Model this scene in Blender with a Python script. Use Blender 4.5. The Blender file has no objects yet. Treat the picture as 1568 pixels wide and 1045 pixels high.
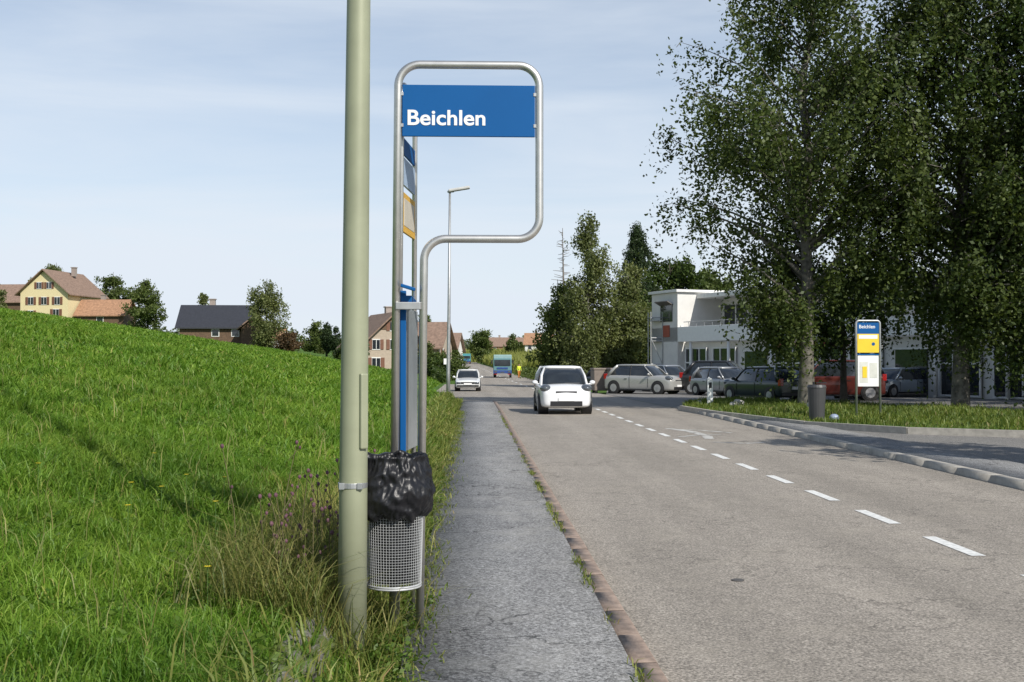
import bpy, math, random
import numpy as np
from mathutils import Vector, Euler, noise as mnoise
import bmesh
random.seed(3)
sc = bpy.context.scene
COL = sc.collection

# ------------------------------------------------------------ materials
def nt(name):
    m = bpy.data.materials.new(name); m.use_nodes = True
    t = m.node_tree; t.nodes.clear()
    out = t.nodes.new('ShaderNodeOutputMaterial')
    return m, t, out
def N(t, typ, **kw):
    n = t.nodes.new(typ)
    for k, v in kw.items():
        if k in n.inputs: n.inputs[k].default_value = v
        else: setattr(n, k, v)
    return n
def ramp(t, fac, stops):
    r = t.nodes.new('ShaderNodeValToRGB'); e = r.color_ramp.elements
    while len(e) < len(stops): e.new(0.5)
    for i, (p, c) in enumerate(stops):
        e[i].position = p; e[i].color = (c[0], c[1], c[2], 1) if hasattr(c, '__len__') else (c, c, c, 1)
    t.links.new(fac, r.inputs[0]); return r.outputs[0]
def mix(t, fac, a, b, mode='MIX'):
    m = t.nodes.new('ShaderNodeMix'); m.data_type = 'RGBA'; m.blend_type = mode
    for s, v in ((m.inputs[0], fac), (m.inputs[6], a), (m.inputs[7], b)):
        if isinstance(v, bpy.types.NodeSocket): t.links.new(v, s)
        elif hasattr(v, '__len__'): s.default_value = (v[0], v[1], v[2], 1)
        else: s.default_value = v
    return m.outputs[2]
def noi(t, scale, detail=4, rough=.5, stretch=None):
    tc = t.nodes.new('ShaderNodeTexCoord'); n = t.nodes.new('ShaderNodeTexNoise')
    n.inputs['Scale'].default_value = scale; n.inputs['Detail'].default_value = detail; n.inputs['Roughness'].default_value = rough
    if stretch:
        mp = t.nodes.new('ShaderNodeMapping'); mp.inputs['Scale'].default_value = stretch
        t.links.new(tc.outputs['Object'], mp.inputs[0]); t.links.new(mp.outputs[0], n.inputs['Vector'])
    else: t.links.new(tc.outputs['Object'], n.inputs['Vector'])
    return n.outputs['Fac']
def bump(t, h, strength, dist=.02):
    b = t.nodes.new('ShaderNodeBump'); b.inputs['Strength'].default_value = strength; b.inputs['Distance'].default_value = dist
    t.links.new(h, b.inputs['Height']); return b.outputs[0]
def pbsdf(t, out, col, rough=.6, metal=0, normal=None, coat=0, spec=.5):
    p = t.nodes.new('ShaderNodeBsdfPrincipled')
    if isinstance(col, bpy.types.NodeSocket): t.links.new(col, p.inputs['Base Color'])
    else: p.inputs['Base Color'].default_value = (*col, 1)
    p.inputs['Roughness'].default_value = rough; p.inputs['Metallic'].default_value = metal
    p.inputs['Coat Weight'].default_value = coat; p.inputs['Specular IOR Level'].default_value = spec
    if normal: t.links.new(normal, p.inputs['Normal'])
    t.links.new(p.outputs[0], out.inputs[0]); return p
_mc = {}
def M(name, col, rough=.6, metal=0, var=.12, scale=4, bmp=0, bs=60, coat=0, spec=.5):
    if name in _mc: return _mc[name]
    m, t, out = nt(name)
    f = noi(t, scale, 5, .6)
    lo = [c*(1-var) for c in col]; hi = [min(1, c*(1+var)) for c in col]
    c = ramp(t, f, [(.3, lo), (.7, hi)])
    nrm = bump(t, noi(t, bs, 4), bmp, .01) if bmp else None
    pbsdf(t, out, c, rough, metal, nrm, coat, spec)
    _mc[name] = m; return m
def leafmat(name, c1, c2, trans=.35, pscale=.6, straw=None, yellow=0, frac=.96):
    m, t, out = nt(name)
    g = t.nodes.new('ShaderNodeNewGeometry')
    st = [(0, c1), (1, c2)] if not straw else [(0, c1), (frac, c2), (frac+.02, straw), (1, straw)]
    c = ramp(t, g.outputs['Random Per Island'], st)
    f = noi(t, pscale, 5, .65)
    c = mix(t, 1.0, c, ramp(t, f, [(.3, (.60, .62, .6)), (.7, (1.28, 1.2, 1.1))]), 'MULTIPLY')
    if yellow:
        c = mix(t, 1.0, c, ramp(t, noi(t, .9, 5, .7), [(.42, (.92, 1, .9)), (.66, (1+yellow, 1.08, 1.2))]), 'MULTIPLY')
    d = N(t, 'ShaderNodeBsdfDiffuse'); tr = N(t, 'ShaderNodeBsdfTranslucent'); gl = N(t, 'ShaderNodeBsdfGlossy', Roughness=.5)
    t.links.new(c, d.inputs[0]); t.links.new(mix(t, 1.0, c, (1.3, 1.3, .7), 'MULTIPLY'), tr.inputs[0])
    gl.inputs[0].default_value = (.8, .85, .8, 1)
    m1 = N(t, 'ShaderNodeMixShader', Fac=trans); t.links.new(d.outputs[0], m1.inputs[1]); t.links.new(tr.outputs[0], m1.inputs[2])
    m2 = N(t, 'ShaderNodeMixShader', Fac=.02); t.links.new(m1.outputs[0], m2.inputs[1]); t.links.new(gl.outputs[0], m2.inputs[2])
    t.links.new(m2.outputs[0], out.inputs[0]); return m

def asphalt(name, lo, hi, tint, cracks=.75, dirt=.5, long=None, grain=1.0):
    m, t, out = nt(name)
    big = noi(t, .5, 5, .65, (1.6, .35, 1)); fine = noi(t, 55, 6, .8); mid = noi(t, 9, 6, .75)
    c = ramp(t, big, [(.3, lo), (.7, hi)])
    a_, b_ = .95-.75*grain, 1+.95*grain
    c = mix(t, 1.0, c, ramp(t, fine, [(.36, a_), (.5, .97), (.64, b_)]), 'MULTIPLY')
    c = mix(t, 1.0, c, ramp(t, mid, [(.3, .82), (.7, 1.16)]), 'MULTIPLY')
    c = mix(t, ramp(t, noi(t, 1.3, 6, .7), [(.5, 0), (.75, dirt)]), c, tint)
    if long:
        c = mix(t, 1.0, c, ramp(t, noi(t, 1.0, 3, .5, (1.3, .02, 1)), [(.35, 1-long), (.65, 1+long)]), 'MULTIPLY')
    if cracks:
        tc = t.nodes.new('ShaderNodeTexCoord'); v = N(t, 'ShaderNodeTexVoronoi', feature='DISTANCE_TO_EDGE', Scale=.7)
        nz = N(t, 'ShaderNodeTexNoise', Scale=3.0, Detail=6.0)
        t.links.new(tc.outputs['Object'], nz.inputs['Vector'])
        add = t.nodes.new('ShaderNodeVectorMath'); add.operation = 'ADD'
        sc_ = t.nodes.new('ShaderNodeVectorMath'); sc_.operation = 'SCALE'; sc_.inputs['Scale'].default_value = .9
        t.links.new(nz.outputs['Color'], sc_.inputs[0]); t.links.new(sc_.outputs[0], add.inputs[0]); t.links.new(tc.outputs['Object'], add.inputs[1])
        t.links.new(add.outputs[0], v.inputs['Vector'])
        k = ramp(t, v.outputs['Distance'], [(0, 1), (.013, 0)])
        msk = ramp(t, noi(t, .45, 3), [(.44, 0), (.54, cracks)])
        c = mix(t, mix(t, 1.0, k, msk, 'MULTIPLY'), c, [x*.3 for x in lo])
    pbsdf(t, out, c, .88, 0, bump(t, fine, .6, .008), spec=.3); return m

ASPH = asphalt('asphalt_road', (.255, .23, .196), (.325, .292, .25), (.385, .345, .285), cracks=.6, long=.09, grain=.9)
ASPH2 = asphalt('asphalt_sidewalk', (.16, .16, .162), (.26, .26, .256), (.33, .325, .305), cracks=1, dirt=.8, grain=1.2)
ASPH3 = asphalt('asphalt_yard', (.17, .165, .155), (.22, .21, .195), (.26, .245, .22), cracks=0)
KERB = M('kerb_stone', (.285, .215, .17), .88, var=.35, scale=12, bmp=.5)
KERB2 = M('kerb_granite', (.40, .375, .33), .85, var=.22, scale=6, bmp=.4)
PAINT = M('road_paint', (.74, .74, .71), .6, var=.24, scale=18)
STEEL = M('brushed_steel', (.60, .585, .55), .38, .85, var=.08, scale=20)
GALV = M('galvanised', (.42, .43, .43), .5, .7, var=.12, scale=10)
POLEG = M('pole_paint_green', (.285, .30, .20), .5, .1, var=.12, scale=2.5)
BLUE = M('sign_blue', (.003, .085, .27), .5, var=.04, scale=2, spec=.2)
WHITE = M('white_paint', (.78, .78, .77), .4, var=.04)
BLACK = M('black_plastic', (.015, .015, .017), .45)
GLASS = M('dark_glass', (.022, .027, .032), .06, 0, var=.2, coat=.6)
TYRE = M('tyre', (.02, .02, .02), .8)
YEL = M('sign_yellow', (.80, .55, .03), .45, var=.05)

# ------------------------------------------------------------ mesh helpers
def rawmesh(name, V, quads=None, tris=None, mats=(), qm=None, smooth=False):
    me = bpy.data.meshes.new(name); V = np.asarray(V, dtype=np.float32)
    lq = np.asarray(quads, dtype=np.int32).reshape(-1, 4) if quads is not None else np.zeros((0, 4), np.int32)
    lt = np.asarray(tris, dtype=np.int32).reshape(-1, 3) if tris is not None else np.zeros((0, 3), np.int32)
    me.vertices.add(len(V)); me.vertices.foreach_set('co', V.ravel())
    loops = np.concatenate([lq.ravel(), lt.ravel()]); me.loops.add(len(loops)); me.loops.foreach_set('vertex_index', loops)
    st = np.concatenate([np.arange(len(lq))*4, len(lq)*4+np.arange(len(lt))*3]).astype(np.int32)
    me.polygons.add(len(st)); me.polygons.foreach_set('loop_start', st)
    if qm is not None: me.polygons.foreach_set('material_index', np.asarray(qm, np.int32))
    if smooth: me.polygons.foreach_set('use_smooth', np.ones(len(st), bool))
    for m in mats: me.materials.append(m)
    me.update(calc_edges=True); me.validate()
    ob = bpy.data.objects.new(name, me); COL.objects.link(ob); return ob

class Part:
    def __init__(s): s.v = []; s.f = []
    def add(s, V, F):
        o = len(s.v); s.v += [tuple(p) for p in V]; s.f += [tuple(i+o for i in f) for f in F]; return s
    def box(s, c, d, rz=0, ry=0, rx=0, taper=1):
        V = []
        for z in (-.5, .5):
            k = taper if z > 0 else 1
            for x, y in ((-.5, -.5), (.5, -.5), (.5, .5), (-.5, .5)):
                V.append(Vector((x*d[0]*k, y*d[1]*k, z*d[2])))
        R = Euler((rx, ry, rz)).to_matrix()
        V = [R @ p + Vector(c) for p in V]
        return s.add(V, [(3, 2, 1, 0), (4, 5, 6, 7), (0, 1, 5, 4), (1, 2, 6, 5), (2, 3, 7, 6), (3, 0, 4, 7)])
    def tube(s, P, r, n=10, cap=True):
        P = [Vector(p) for p in P]; rr = r if hasattr(r, '__len__') else [r]*len(P)
        V = []; F = []; up = None
        for i, p in enumerate(P):
            d = (P[min(i+1, len(P)-1)]-P[max(i-1, 0)]).normalized()
            if up is None: up = Vector((1, 0, 0)) if abs(d.x) < .8 else Vector((0, 1, 0))
            a = (up - d*up.dot(d)).normalized(); b = d.cross(a); up = a
            for k in range(n):
                t = 2*math.pi*k/n; V.append(p + (a*math.cos(t)+b*math.sin(t))*rr[i])
        for i in range(len(P)-1):
            for k in range(n): F.append((i*n+k, i*n+(k+1) % n, (i+1)*n+(k+1) % n, (i+1)*n+k))
        if cap: F.append(tuple(range(n-1, -1, -1))); F.append(tuple((len(P)-1)*n+k for k in range(n)))
        return s.add(V, F)
    def cyl(s, a, b, r, n=16): return s.tube([a, b], r, n)
    def ell(s, c, r, n=12, m=8):
        V = []; F = []
        for i in range(m+1):
            ph = math.pi*i/m
            for k in range(n):
                t = 2*math.pi*k/n; V.append((c[0]+r[0]*math.sin(ph)*math.cos(t), c[1]+r[1]*math.sin(ph)*math.sin(t), c[2]+r[2]*math.cos(ph)))
        for i in range(m):
            for k in range(n): F.append((i*n+k, (i+1)*n+k, (i+1)*n+(k+1) % n, i*n+(k+1) % n))
        return s.add(V, F)
    def prism(s, poly, a, b, axis='y'):
        n = len(poly); V = []
        for t in (a, b):
            for u, z in poly: V.append((u, t, z) if axis == 'y' else (t, u, z))
        F = [tuple(range(n)), tuple(range(2*n-1, n-1, -1))]
        for i in range(n): F.append((i, i+n, (i+1) % n+n, (i+1) % n))
        return s.add(V, F)
class Asm:
    def __init__(s, name, loc=(0, 0, 0), rz=0):
        s.e = bpy.data.objects.new(name, None); COL.objects.link(s.e); s.e.location = loc; s.e.rotation_euler = (0, 0, rz); s.e.empty_display_size = .2
    def part(s, name, P, mat, bevel=0, smooth=False, sub=0):
        me = bpy.data.meshes.new(name); me.from_pydata([tuple(v) for v in P.v], [], P.f); me.materials.append(mat)
        b = bmesh.new(); b.from_mesh(me); bmesh.ops.recalc_face_normals(b, faces=b.faces); b.to_mesh(me); b.free()
        ob = bpy.data.objects.new(name, me); COL.objects.link(ob); ob.parent = s.e
        if smooth: me.shade_smooth()
        if bevel:
            m = ob.modifiers.new('b', 'BEVEL'); m.width = bevel; m.segments = 2; m.limit_method = 'ANGLE'
        if sub:
            m = ob.modifiers.new('s', 'SUBSURF'); m.levels = sub; m.render_levels = sub
        return ob
def text_obj(body, size, mat, loc, parent, name='lettering', bold=.0, width=None):
    cu = bpy.data.curves.new(name, 'FONT'); cu.body = body; cu.size = size; cu.extrude = .0012; cu.offset = bold
    tmp = bpy.data.objects.new('tmp', cu); COL.objects.link(tmp)
    bpy.context.view_layer.update()
    dg = bpy.context.evaluated_depsgraph_get(); me = bpy.data.meshes.new_from_object(tmp.evaluated_get(dg))
    bpy.data.objects.remove(tmp)
    ob = bpy.data.objects.new(name, me); COL.objects.link(ob); me.materials.clear(); me.materials.append(mat)
    if width:
        xs = [v.co.x for v in me.vertices]; k = width/(max(xs)-min(xs))
        for v in me.vertices: v.co.x *= k
    ob.rotation_euler = (math.pi/2, 0, 0); ob.location = loc; ob.parent = parent; return ob
def fillet(P, r, n=8):
    out = [Vector(P[0])]
    for i in range(1, len(P)-1):
        a, b, c = Vector(P[i-1]), Vector(P[i]), Vector(P[i+1])
        u = (a-b).normalized(); w = (c-b).normalized(); cen = b+(u+w)*r
        for k in range(n+1):
            t = k/n*math.pi/2
            out.append(cen - w*r*math.cos(t) - u*r*math.sin(t))
    out.append(Vector(P[-1])); return out

# ------------------------------------------------------------ terrain
YL = np.concatenate([np.arange(-20, 70, 1.), np.arange(70, 200, 3.), np.arange(200, 440, 8.), np.array([440, 480, 540, 620, 750, 900, 1200, 1600, 2200, 3200.])])
def base_z(y): return np.interp(y, [-50, 38, 55, 72, 110, 150, 200, 260, 320, 345, 420, 600, 3200], [0, 0, -.09, -.24, -.4, -.42, -.2, .25, .8, 1.2, 3.6, 4.5, 9.])
base_samples = base_z(YL)
def bz(y): return np.interp(y, YL, base_samples)
def shift(y): return -5*(np.maximum(0, np.asarray(y, float)-60)/260)**2
def sst(a, b, x):
    t = np.clip((np.asarray(x, float)-a)/(b-a), 0, 1); return t*t*(3-2*t)
def gz(x, y):
    x = np.asarray(x, float); y = np.asarray(y, float)
    x0 = -.45 - 2.3*sst(46, 50, y) + shift(y)
    d = np.maximum(0, x0-x)
    f = np.interp(y, [0, 70, 110, 150, 200, 300, 600], [1, 1, .94, .85, .75, .5, .1])
    L = (.2*d/(1+d/250))*f + .16*sst(.22, .42, d)
    und = (.05*np.sin(x*.9+y*.37)*np.sin(y*.53-x*.21)+.10*np.sin(x*.23+1)*np.sin(y*.17+x*.05))*sst(1, 5, d)
    hr = sst(160, 290, y)*3.2*sst(3, 26, x-8-shift(y))*(1-sst(330, 420, y)*.6)
    return bz(y)+L+und+hr
XL = np.concatenate([[-900, -600, -400, -300, -230], np.arange(-180, -60, 8.), np.arange(-60, -20, 2.5), np.arange(-20, -4, 1.), np.arange(-4, -1., .25), np.arange(-1., -.4, .05), [-.3, 0, 1], np.arange(2, 12, 1.), np.arange(12, 60, 4.), [70, 90, 120, 180, 260, 400, 600, 900]])
gx, gy = np.meshgrid(XL, YL); zz = gz(gx, gy)
zz = zz - .06*((gx > -.35) & (gx < 7.4) & (gy < 420))
V = np.stack([gx.ravel(), gy.ravel(), zz.ravel()], 1)
nx, ny = len(XL), len(YL)
i, j = np.meshgrid(np.arange(nx-1), np.arange(ny-1)); a = (j*nx+i).ravel()
m, t, out = nt('meadow_ground')
c = ramp(t, noi(t, .12, 6, .6), [(.3, (.06, .13, .018)), (.7, (.11, .19, .032))])
c = mix(t, 1., c, ramp(t, noi(t, 3, 6, .7), [(.3, .6), (.7, 1.25)]), 'MULTIPLY')
pbsdf(t, out, c, .95, 0, bump(t, noi(t, 6, 6, .7), .8, .15), spec=.2); GROUND = m
rawmesh('ground', V, quads=np.stack([a, a+1, a+1+nx, a+nx], 1), mats=[GROUND], smooth=True)

def strip(name, xl, xr, y0, y1, dz, mat, thick=0):
    ys = YL[(YL > y0) & (YL < y1)]; ys = np.concatenate([[y0], ys, [y1]])
    fl = xl if callable(xl) else (lambda y: xl+0*y); fr = xr if callable(xr) else (lambda y: xr+0*y)
    s = shift(ys)
    A = np.stack([fl(ys)+s, ys, bz(ys)+dz], 1); B = np.stack([fr(ys)+s, ys, bz(ys)+dz], 1); n = len(ys)
    k = np.arange(n-1)
    V = [A, B]; Q = [np.stack([k, k+n, k+n+1, k+1], 1)]
    if thick:
        V += [A-[0, 0, thick], B-[0, 0, thick]]
        Q += [np.stack([k+2*n, k, k+1, k+1+2*n], 1), np.stack([k+n, k+3*n, k+1+3*n, k+n+1], 1), [[2*n, 3*n, n, 0]], [[n-1, 2*n-1, 4*n-1, 3*n-1]]]
    return rawmesh(name, np.concatenate(V), quads=np.concatenate(Q), mats=[mat])
strip('road', .9, 7.3, -20, 420, .004, ASPH)
strip('sidewalk', lambda y: -.42+.05*np.sin(y*1.3), .845, -20, 47, .10, ASPH2, .2)
strip('road_bay', -2.3, .9, 47.2, 100, .008, ASPH)
def kerb(name, x0, x1, y0, y1, top, mat, L=1.0):
    V = []; Q = []; y = y0; rs = np.random.RandomState(5)
    while y < y1:
        l = L*(.9+.2*rs.rand()); e = y+l-.004; o = len(V); dx = (rs.rand()-.5)*.005; dz = (rs.rand()-.5)*.004
        for yy in (y, e):
            zb = float(bz(yy)); V += [(x0+dx, yy, zb-.08), (x1+dx, yy, zb-.08), (x1+dx, yy, zb+top+dz-.012), (x1+dx-.012, yy, zb+top+dz), (x0+dx, yy, zb+top+dz)]
        for k in ((1, 2), (2, 3), (3, 4), (4, 0)): Q.append((o+k[0], o+k[0]+5, o+k[1]+5, o+k[1]))
        Q.append((o, o+1, o+2, o+4)); Q.append((o+5, o+9, o+7, o+6)); y += l
    return rawmesh(name, V, quads=Q, mats=[mat])
kerb('kerb', .85, .985, -6, 47, .102, KERB, .6)
kerb('kerb', 7.25, 7.46, -6, 39, .10, KERB2, 1.2)
strip('sidewalk', 7.47, 8.6, -6, 31, .094, ASPH2, .2)
def polyfill(name, pts, dz, mat, thick=0):
    me = bpy.data.meshes.new(name); b = bmesh.new()
    b.faces.new([b.verts.new((x, y, 0)) for x, y in pts])
    for yy in YL:
        if min(p[1] for p in pts) < yy < max(p[1] for p in pts):
            bmesh.ops.bisect_plane(b, geom=b.verts[:]+b.edges[:]+b.faces[:], plane_co=(0, yy, 0), plane_no=(0, 1, 0))
    if thick:
        r = bmesh.ops.extrude_face_region(b, geom=b.faces[:]); top = [g for g in r['geom'] if isinstance(g, bmesh.types.BMVert)]
        for v in top: v.co.z += thick
    bmesh.ops.recalc_face_normals(b, faces=b.faces)
    for v in b.verts: v.co.z += float(bz(v.co.y))+dz-(thick if thick else 0)
    b.to_mesh(me); b.free(); me.materials.append(mat)
    ob = bpy.data.objects.new(name, me); COL.objects.link(ob); return ob
polyfill('yard_pavement', [(7.3, 39.5), (7.3, 62), (11, 92), (60, 92), (60, 3), (8.6, 3), (8.6, 31)], .012, ASPH3)
ISL = [(7.2, 38.8), (7.45, 35), (8.5, 28.6), (10.1, 26), (12.3, 24.6), (17, 23), (30, 21.5), (30, 31), (16.8, 34.5), (14.6, 38.5), (12.4, 42), (10.6, 47), (8.6, 44.5)]
polyfill('grass_verge', ISL, .16, GROUND, .3)
IK = Part()
for p, q in zip(ISL[:7], ISL[1:7]):
    IK.box(((p[0]+q[0])/2-.05, (p[1]+q[1])/2-.05, .07), (math.dist(p, q), .12, .2), rz=math.atan2(q[1]-p[1], q[0]-p[0]))
Asm('kerb_edging').part('stones', IK, KERB2)
V = []; Q = []
y = 2.44-.5
while y < 40:
    o = len(V); z = float(bz(y))+.009
    V += [(4.33, y, z), (4.46, y, z), (4.46, y+1.08, z), (4.33, y+1.08, z)]; Q.append((o, o+1, o+2, o+3)); y += 1.955
y = 62
while y < 300:
    o = len(V); s0 = float(shift(y)); s1 = float(shift(y+3))
    V += [(4.3+s0, y, float(bz(y))+.012), (4.46+s0, y, float(bz(y))+.012), (4.46+s1, y+3, float(bz(y+3))+.012), (4.3+s1, y+3, float(bz(y+3))+.012)]; Q.append((o, o+1, o+2, o+3)); y += 9
rawmesh('lane_marking', V, quads=Q, mats=[PAINT])
mk, t, out = nt('worn_paint')
c = mix(t, ramp(t, noi(t, 3.0, 6, .75), [(.40, 0), (.56, .85)]), (.28, .255, .22), (.66, .66, .63)); pbsdf(t, out, c, .7)
P = Part()
def smear(pts, w, k):
    for a_, b_ in zip(pts, pts[1:]):
        d = (Vector(b_)-Vector(a_)).normalized(); n_ = Vector((-d.y, d.x))*w/2; z = .0075+.0007*k
        P.add([(a_[0]+n_.x, a_[1]+n_.y, z), (a_[0]-n_.x, a_[1]-n_.y, z), (b_[0]-n_.x*.8, b_[1]-n_.y*.8, z), (b_[0]+n_.x*.8, b_[1]+n_.y*.8, z)], [(0, 1, 2, 3)])
smear([(4.9, 28.4), (5.25, 27.2), (5.3, 25.6), (5.15, 24.6)], .24, 0)
smear([(4.9, 28.1), (5.6, 27.6), (6.1, 26.6)], .14, 1)
smear([(5.0, 23.6), (5.6, 23.2), (6.1, 23.5)], .16, 2); smear([(4.6, 25.2), (5.2, 25.9), (5.7, 25.9)], .13, 3)
Asm('worn_marking').part('smear', P, mk)
P = Part(); P.tube([(2.05, 8.75, .0), (2.05, 8.75, .011)], .05, 20)
Asm('survey_marker').part('cover', P, M('cast_iron', (.09, .085, .08), .7))

# ------------------------------------------------------------ grass
def blades(name, pts, h, w, mat, seed=0, lean=.45):
    rs = np.random.RandomState(seed); n = len(pts); pts = np.asarray(pts)
    h = h*(.5+.9*rs.rand(n)); w = w*(.7+.6*rs.rand(n))
    a = rs.rand(n)*2*np.pi; b = rs.rand(n)*2*np.pi; ln = lean*(.3+rs.rand(n))
    side = np.stack([np.cos(a), np.sin(a), 0*a], 1); ld = np.stack([np.cos(b), np.sin(b), 0*b], 1)
    up = np.array([0, 0, 1.])
    mid = pts + up*(h*.55)[:, None] + ld*(h*ln*.3)[:, None]
    tip = pts + up*(h*(1-.35*ln))[:, None] + ld*(h*ln)[:, None]
    ws = (w/2)[:, None]*side
    V = np.stack([pts-ws, pts+ws, mid+ws*.8, mid-ws*.8, tip], 1).reshape(-1, 3)
    k = np.arange(n)*5
    return rawmesh(name, V, quads=np.stack([k, k+1, k+2, k+3], 1), tris=np.stack([k+3, k+2, k+4], 1), mats=[mat])
GR = leafmat('grass_blades', (.085, .195, .016), (.215, .345, .05), .42, .45, (.36, .36, .12), .22, .965)
GR2 = leafmat('verge_blades', (.10, .165, .03), (.27, .29, .085), .35, 1.2, (.38, .30, .15))
rs = np.random.RandomState(11)
allp = []; hh = []; ww = []
for (y0, y1, den, h, w) in ((3.6, 8, 3400, .125, .0065), (8, 14, 1900, .14, .010), (14, 25, 700, .155, .018), (25, 45, 190, .16, .034), (45, 120, 28, .18, .08)):
    n = int(.5*(y1*y1-y0*y0)/2*den*1.25)
    y = np.sqrt(rs.rand(n)*(y1*y1-y0*y0)+y0*y0); x = -.55-rs.rand(n)*(.5*y+1.2)
    x0 = -.5-2.3*sst(46, 50, y); ok = (x < x0) & ~((x > -.98) & (y > 5.0) & (y < 6.6) & (rs.rand(n) < .78)); x = x[ok]; y = y[ok]
    pn = np.sin(x*2.1+np.sin(y*1.3)*2)*np.sin(y*1.7+np.sin(x*1.1)*2)+.8*np.sin(x*5.3+y*2.2)*np.sin(y*6.1-x*1.7)+.5*np.sin(x*11+np.sin(y*5))*np.sin(y*9)
    hm = np.clip(1+.48*pn+.25*np.sin(x*.7+y*.45), .3, 2.2)
    allp.append(np.stack([x, y, gz(x, y)-.01], 1)); hh.append(h*hm); ww.append(np.full(len(x), w))
blades('meadow_grass', np.concatenate(allp), np.concatenate(hh), np.concatenate(ww), GR, 1, .95)
n = 900; y = 5+rs.rand(n)**1.3*22; x = -1.1-rs.rand(n)**1.5*(.4*y+.4)
blades('seed_stalks', np.stack([x, y, gz(x, y)], 1), .28+.1*rs.rand(n), .0035+.0003*y, leafmat('stalks', (.20, .24, .08), (.32, .30, .12), .3, .7), 9, .5)
n = 30000; y = 3.6+(rs.rand(n)**1.6)*43; x = -.44-np.abs(rs.randn(n))*.22*(1+y*.012)
clump = np.sin(y*5.1+x*3)*.5+.5; ok = (rs.rand(n) < .25+.75*clump) & ~((x > -.98) & (y > 4.9) & (y < 6.9) & (rs.rand(n) < .75)); x = x[ok]; y = y[ok]
blades('verge_grass', np.stack([x, y, gz(x, y)], 1), (.15+.13*rs.rand(len(x)))*np.where(x < -.8, 1.3, 1.), .008+.0006*y, GR2, 2, .8)
n = 6500; y = 6.1+np.abs(rs.randn(n))*2.4; x = -1.02+rs.randn(n)*.24
blades('tall_dry_grass', np.stack([x, y, gz(x, y)], 1), .28+.22*rs.rand(n), .0062, leafmat('dry_grass', (.11, .17, .035), (.34, .31, .11), .35, .7), 3, .9)
pts = []
for k in range(46):
    yy = 4+rs.rand()*32; c_ = int(6+rs.rand()*24)
    pts.append(np.stack([.84+rs.randn(c_)*.02, yy+rs.randn(c_)*.16, np.full(c_, .10)], 1))
for k in range(220):
    yy = 4.5+rs.rand()*32; c_ = int(8+rs.rand()*26)
    pts.append(np.stack([-.37+rs.randn(c_)*.08, yy+rs.randn(c_)*.2, np.full(c_, .10)], 1))
pts = np.concatenate(pts); pts[:, 2] += bz(pts[:, 1])
blades('kerb_weeds', pts, .055, .009, GR2, 4, 1.2)
def inpoly(x, y, P):
    r = np.zeros(len(x), bool); n = len(P)
    for i in range(n):
        x1, y1 = P[i]; x2, y2 = P[(i+1) % n]
        c_ = ((y1 > y) != (y2 > y)) & (x < (x2-x1)*(y-y1)/(y2-y1+1e-9)+x1); r ^= c_
    return r
n = 90000; x = 7+rs.rand(n)*23; y = 21+rs.rand(n)*27; ok = inpoly(x, y, ISL); x = x[ok]; y = y[ok]
blades('verge_grass', np.stack([x, y, bz(y)+.16], 1), .14*(1+.6*np.sin(x*1.3)*np.sin(y*.9)+.3*np.sin(x*4+y*3)), .026, leafmat('verge_green', (.07, .125, .018), (.19, .23, .055), .35, .5, (.3, .26, .12)), 6, .7)

# ------------------------------------------------------------ weeds, flowers, stones
def leaves(C, size, rs, asp=.55, flat=0):
    n = len(C); u = rs.randn(n, 3); u[:, 2] *= (1-flat); u /= np.linalg.norm(u, axis=1)[:, None]+1e-9
    w = rs.randn(n, 3); v = np.cross(u, w); v /= np.linalg.norm(v, axis=1)[:, None]+1e-9
    s = (size*(.6+.8*rs.rand(n)))[:, None]
    return np.stack([C+u*s*.5, C+v*s*.5*asp, C-u*s*.5, C-v*s*.5*asp], 1).reshape(-1, 3)
WEED = leafmat('weed_leaf', (.05, .11, .015), (.13, .20, .035), .35)
def weed_patch(name, pts, r, h, n, size, mat, seed):
    rs = np.random.RandomState(seed); C = []
    for (x, y) in pts:
        p = rs.randn(n, 3)*[r, r, 0]; p[:, 2] = rs.rand(n)**1.5*h; p += [x, y, float(gz(x, y))]; C.append(p)
    C = np.concatenate(C); V = leaves(C, size, rs, .45, .3); k = np.arange(len(C))*4
    return rawmesh(name, V, quads=np.stack([k, k+1, k+2, k+3], 1), mats=[mat])
weed_patch('leafy_weeds', [(-.38+.06*random.uniform(-1, 1), 5.3+i*.22) for i in range(12)]+[(-.42-.1*random.random(), 8+i*.55) for i in range(14)]+[(-.52, 6.2), (-.85, 6.9), (-.95, 7.2), (-1.05, 5.3), (-1.05, 6.3), (-.95, 5.0), (-.72, 5.2)], .07, .16, 210, .038, WEED, 3)
weed_patch('meadow_herbs', [(-1.0-random.random()*(.42*yy), yy) for yy in [4.8+random.random()*12 for _ in range(240)]], .12, .10, 70, .04, leafmat('herb_leaf', (.055, .125, .015), (.12, .20, .03), .4), 4)
A = Asm('wild_thistle'); P = Part(); Hd = Part()
for k in range(46):
    x = -.75-abs(random.gauss(0, .28)); y = 6.5+random.random()*2.8; z0 = float(gz(x, y)); h = random.uniform(.3, .85)
    dx, dy = random.uniform(-.12, .12), random.uniform(-.1, .1)
    top = Vector((x+dx, y+dy, z0+h)); P.tube([(x, y, z0), (x+dx*.3, y+dy*.3, z0+h*.55), top], [.004, .003, .002], 4, False)
    for q in range(random.randint(1, 3)):
        b = Vector((x+dx*.5, y+dy*.5, z0+h*random.uniform(.5, .9))); e = b+Vector((random.uniform(-.08, .08), random.uniform(-.08, .08), random.uniform(.04, .12)))
        P.tube([b, e], .002, 4, False); Hd.ell(e, (.009, .009, .012), 6, 4)
    Hd.ell(top, (.012, .012, .015), 6, 4)
A.part('stems', P, M('dry_stem', (.13, .11, .05), .8)); A.part('heads', Hd, M('thistle_head', (.13, .06, .08), .8, var=.5, scale=30))
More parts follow.
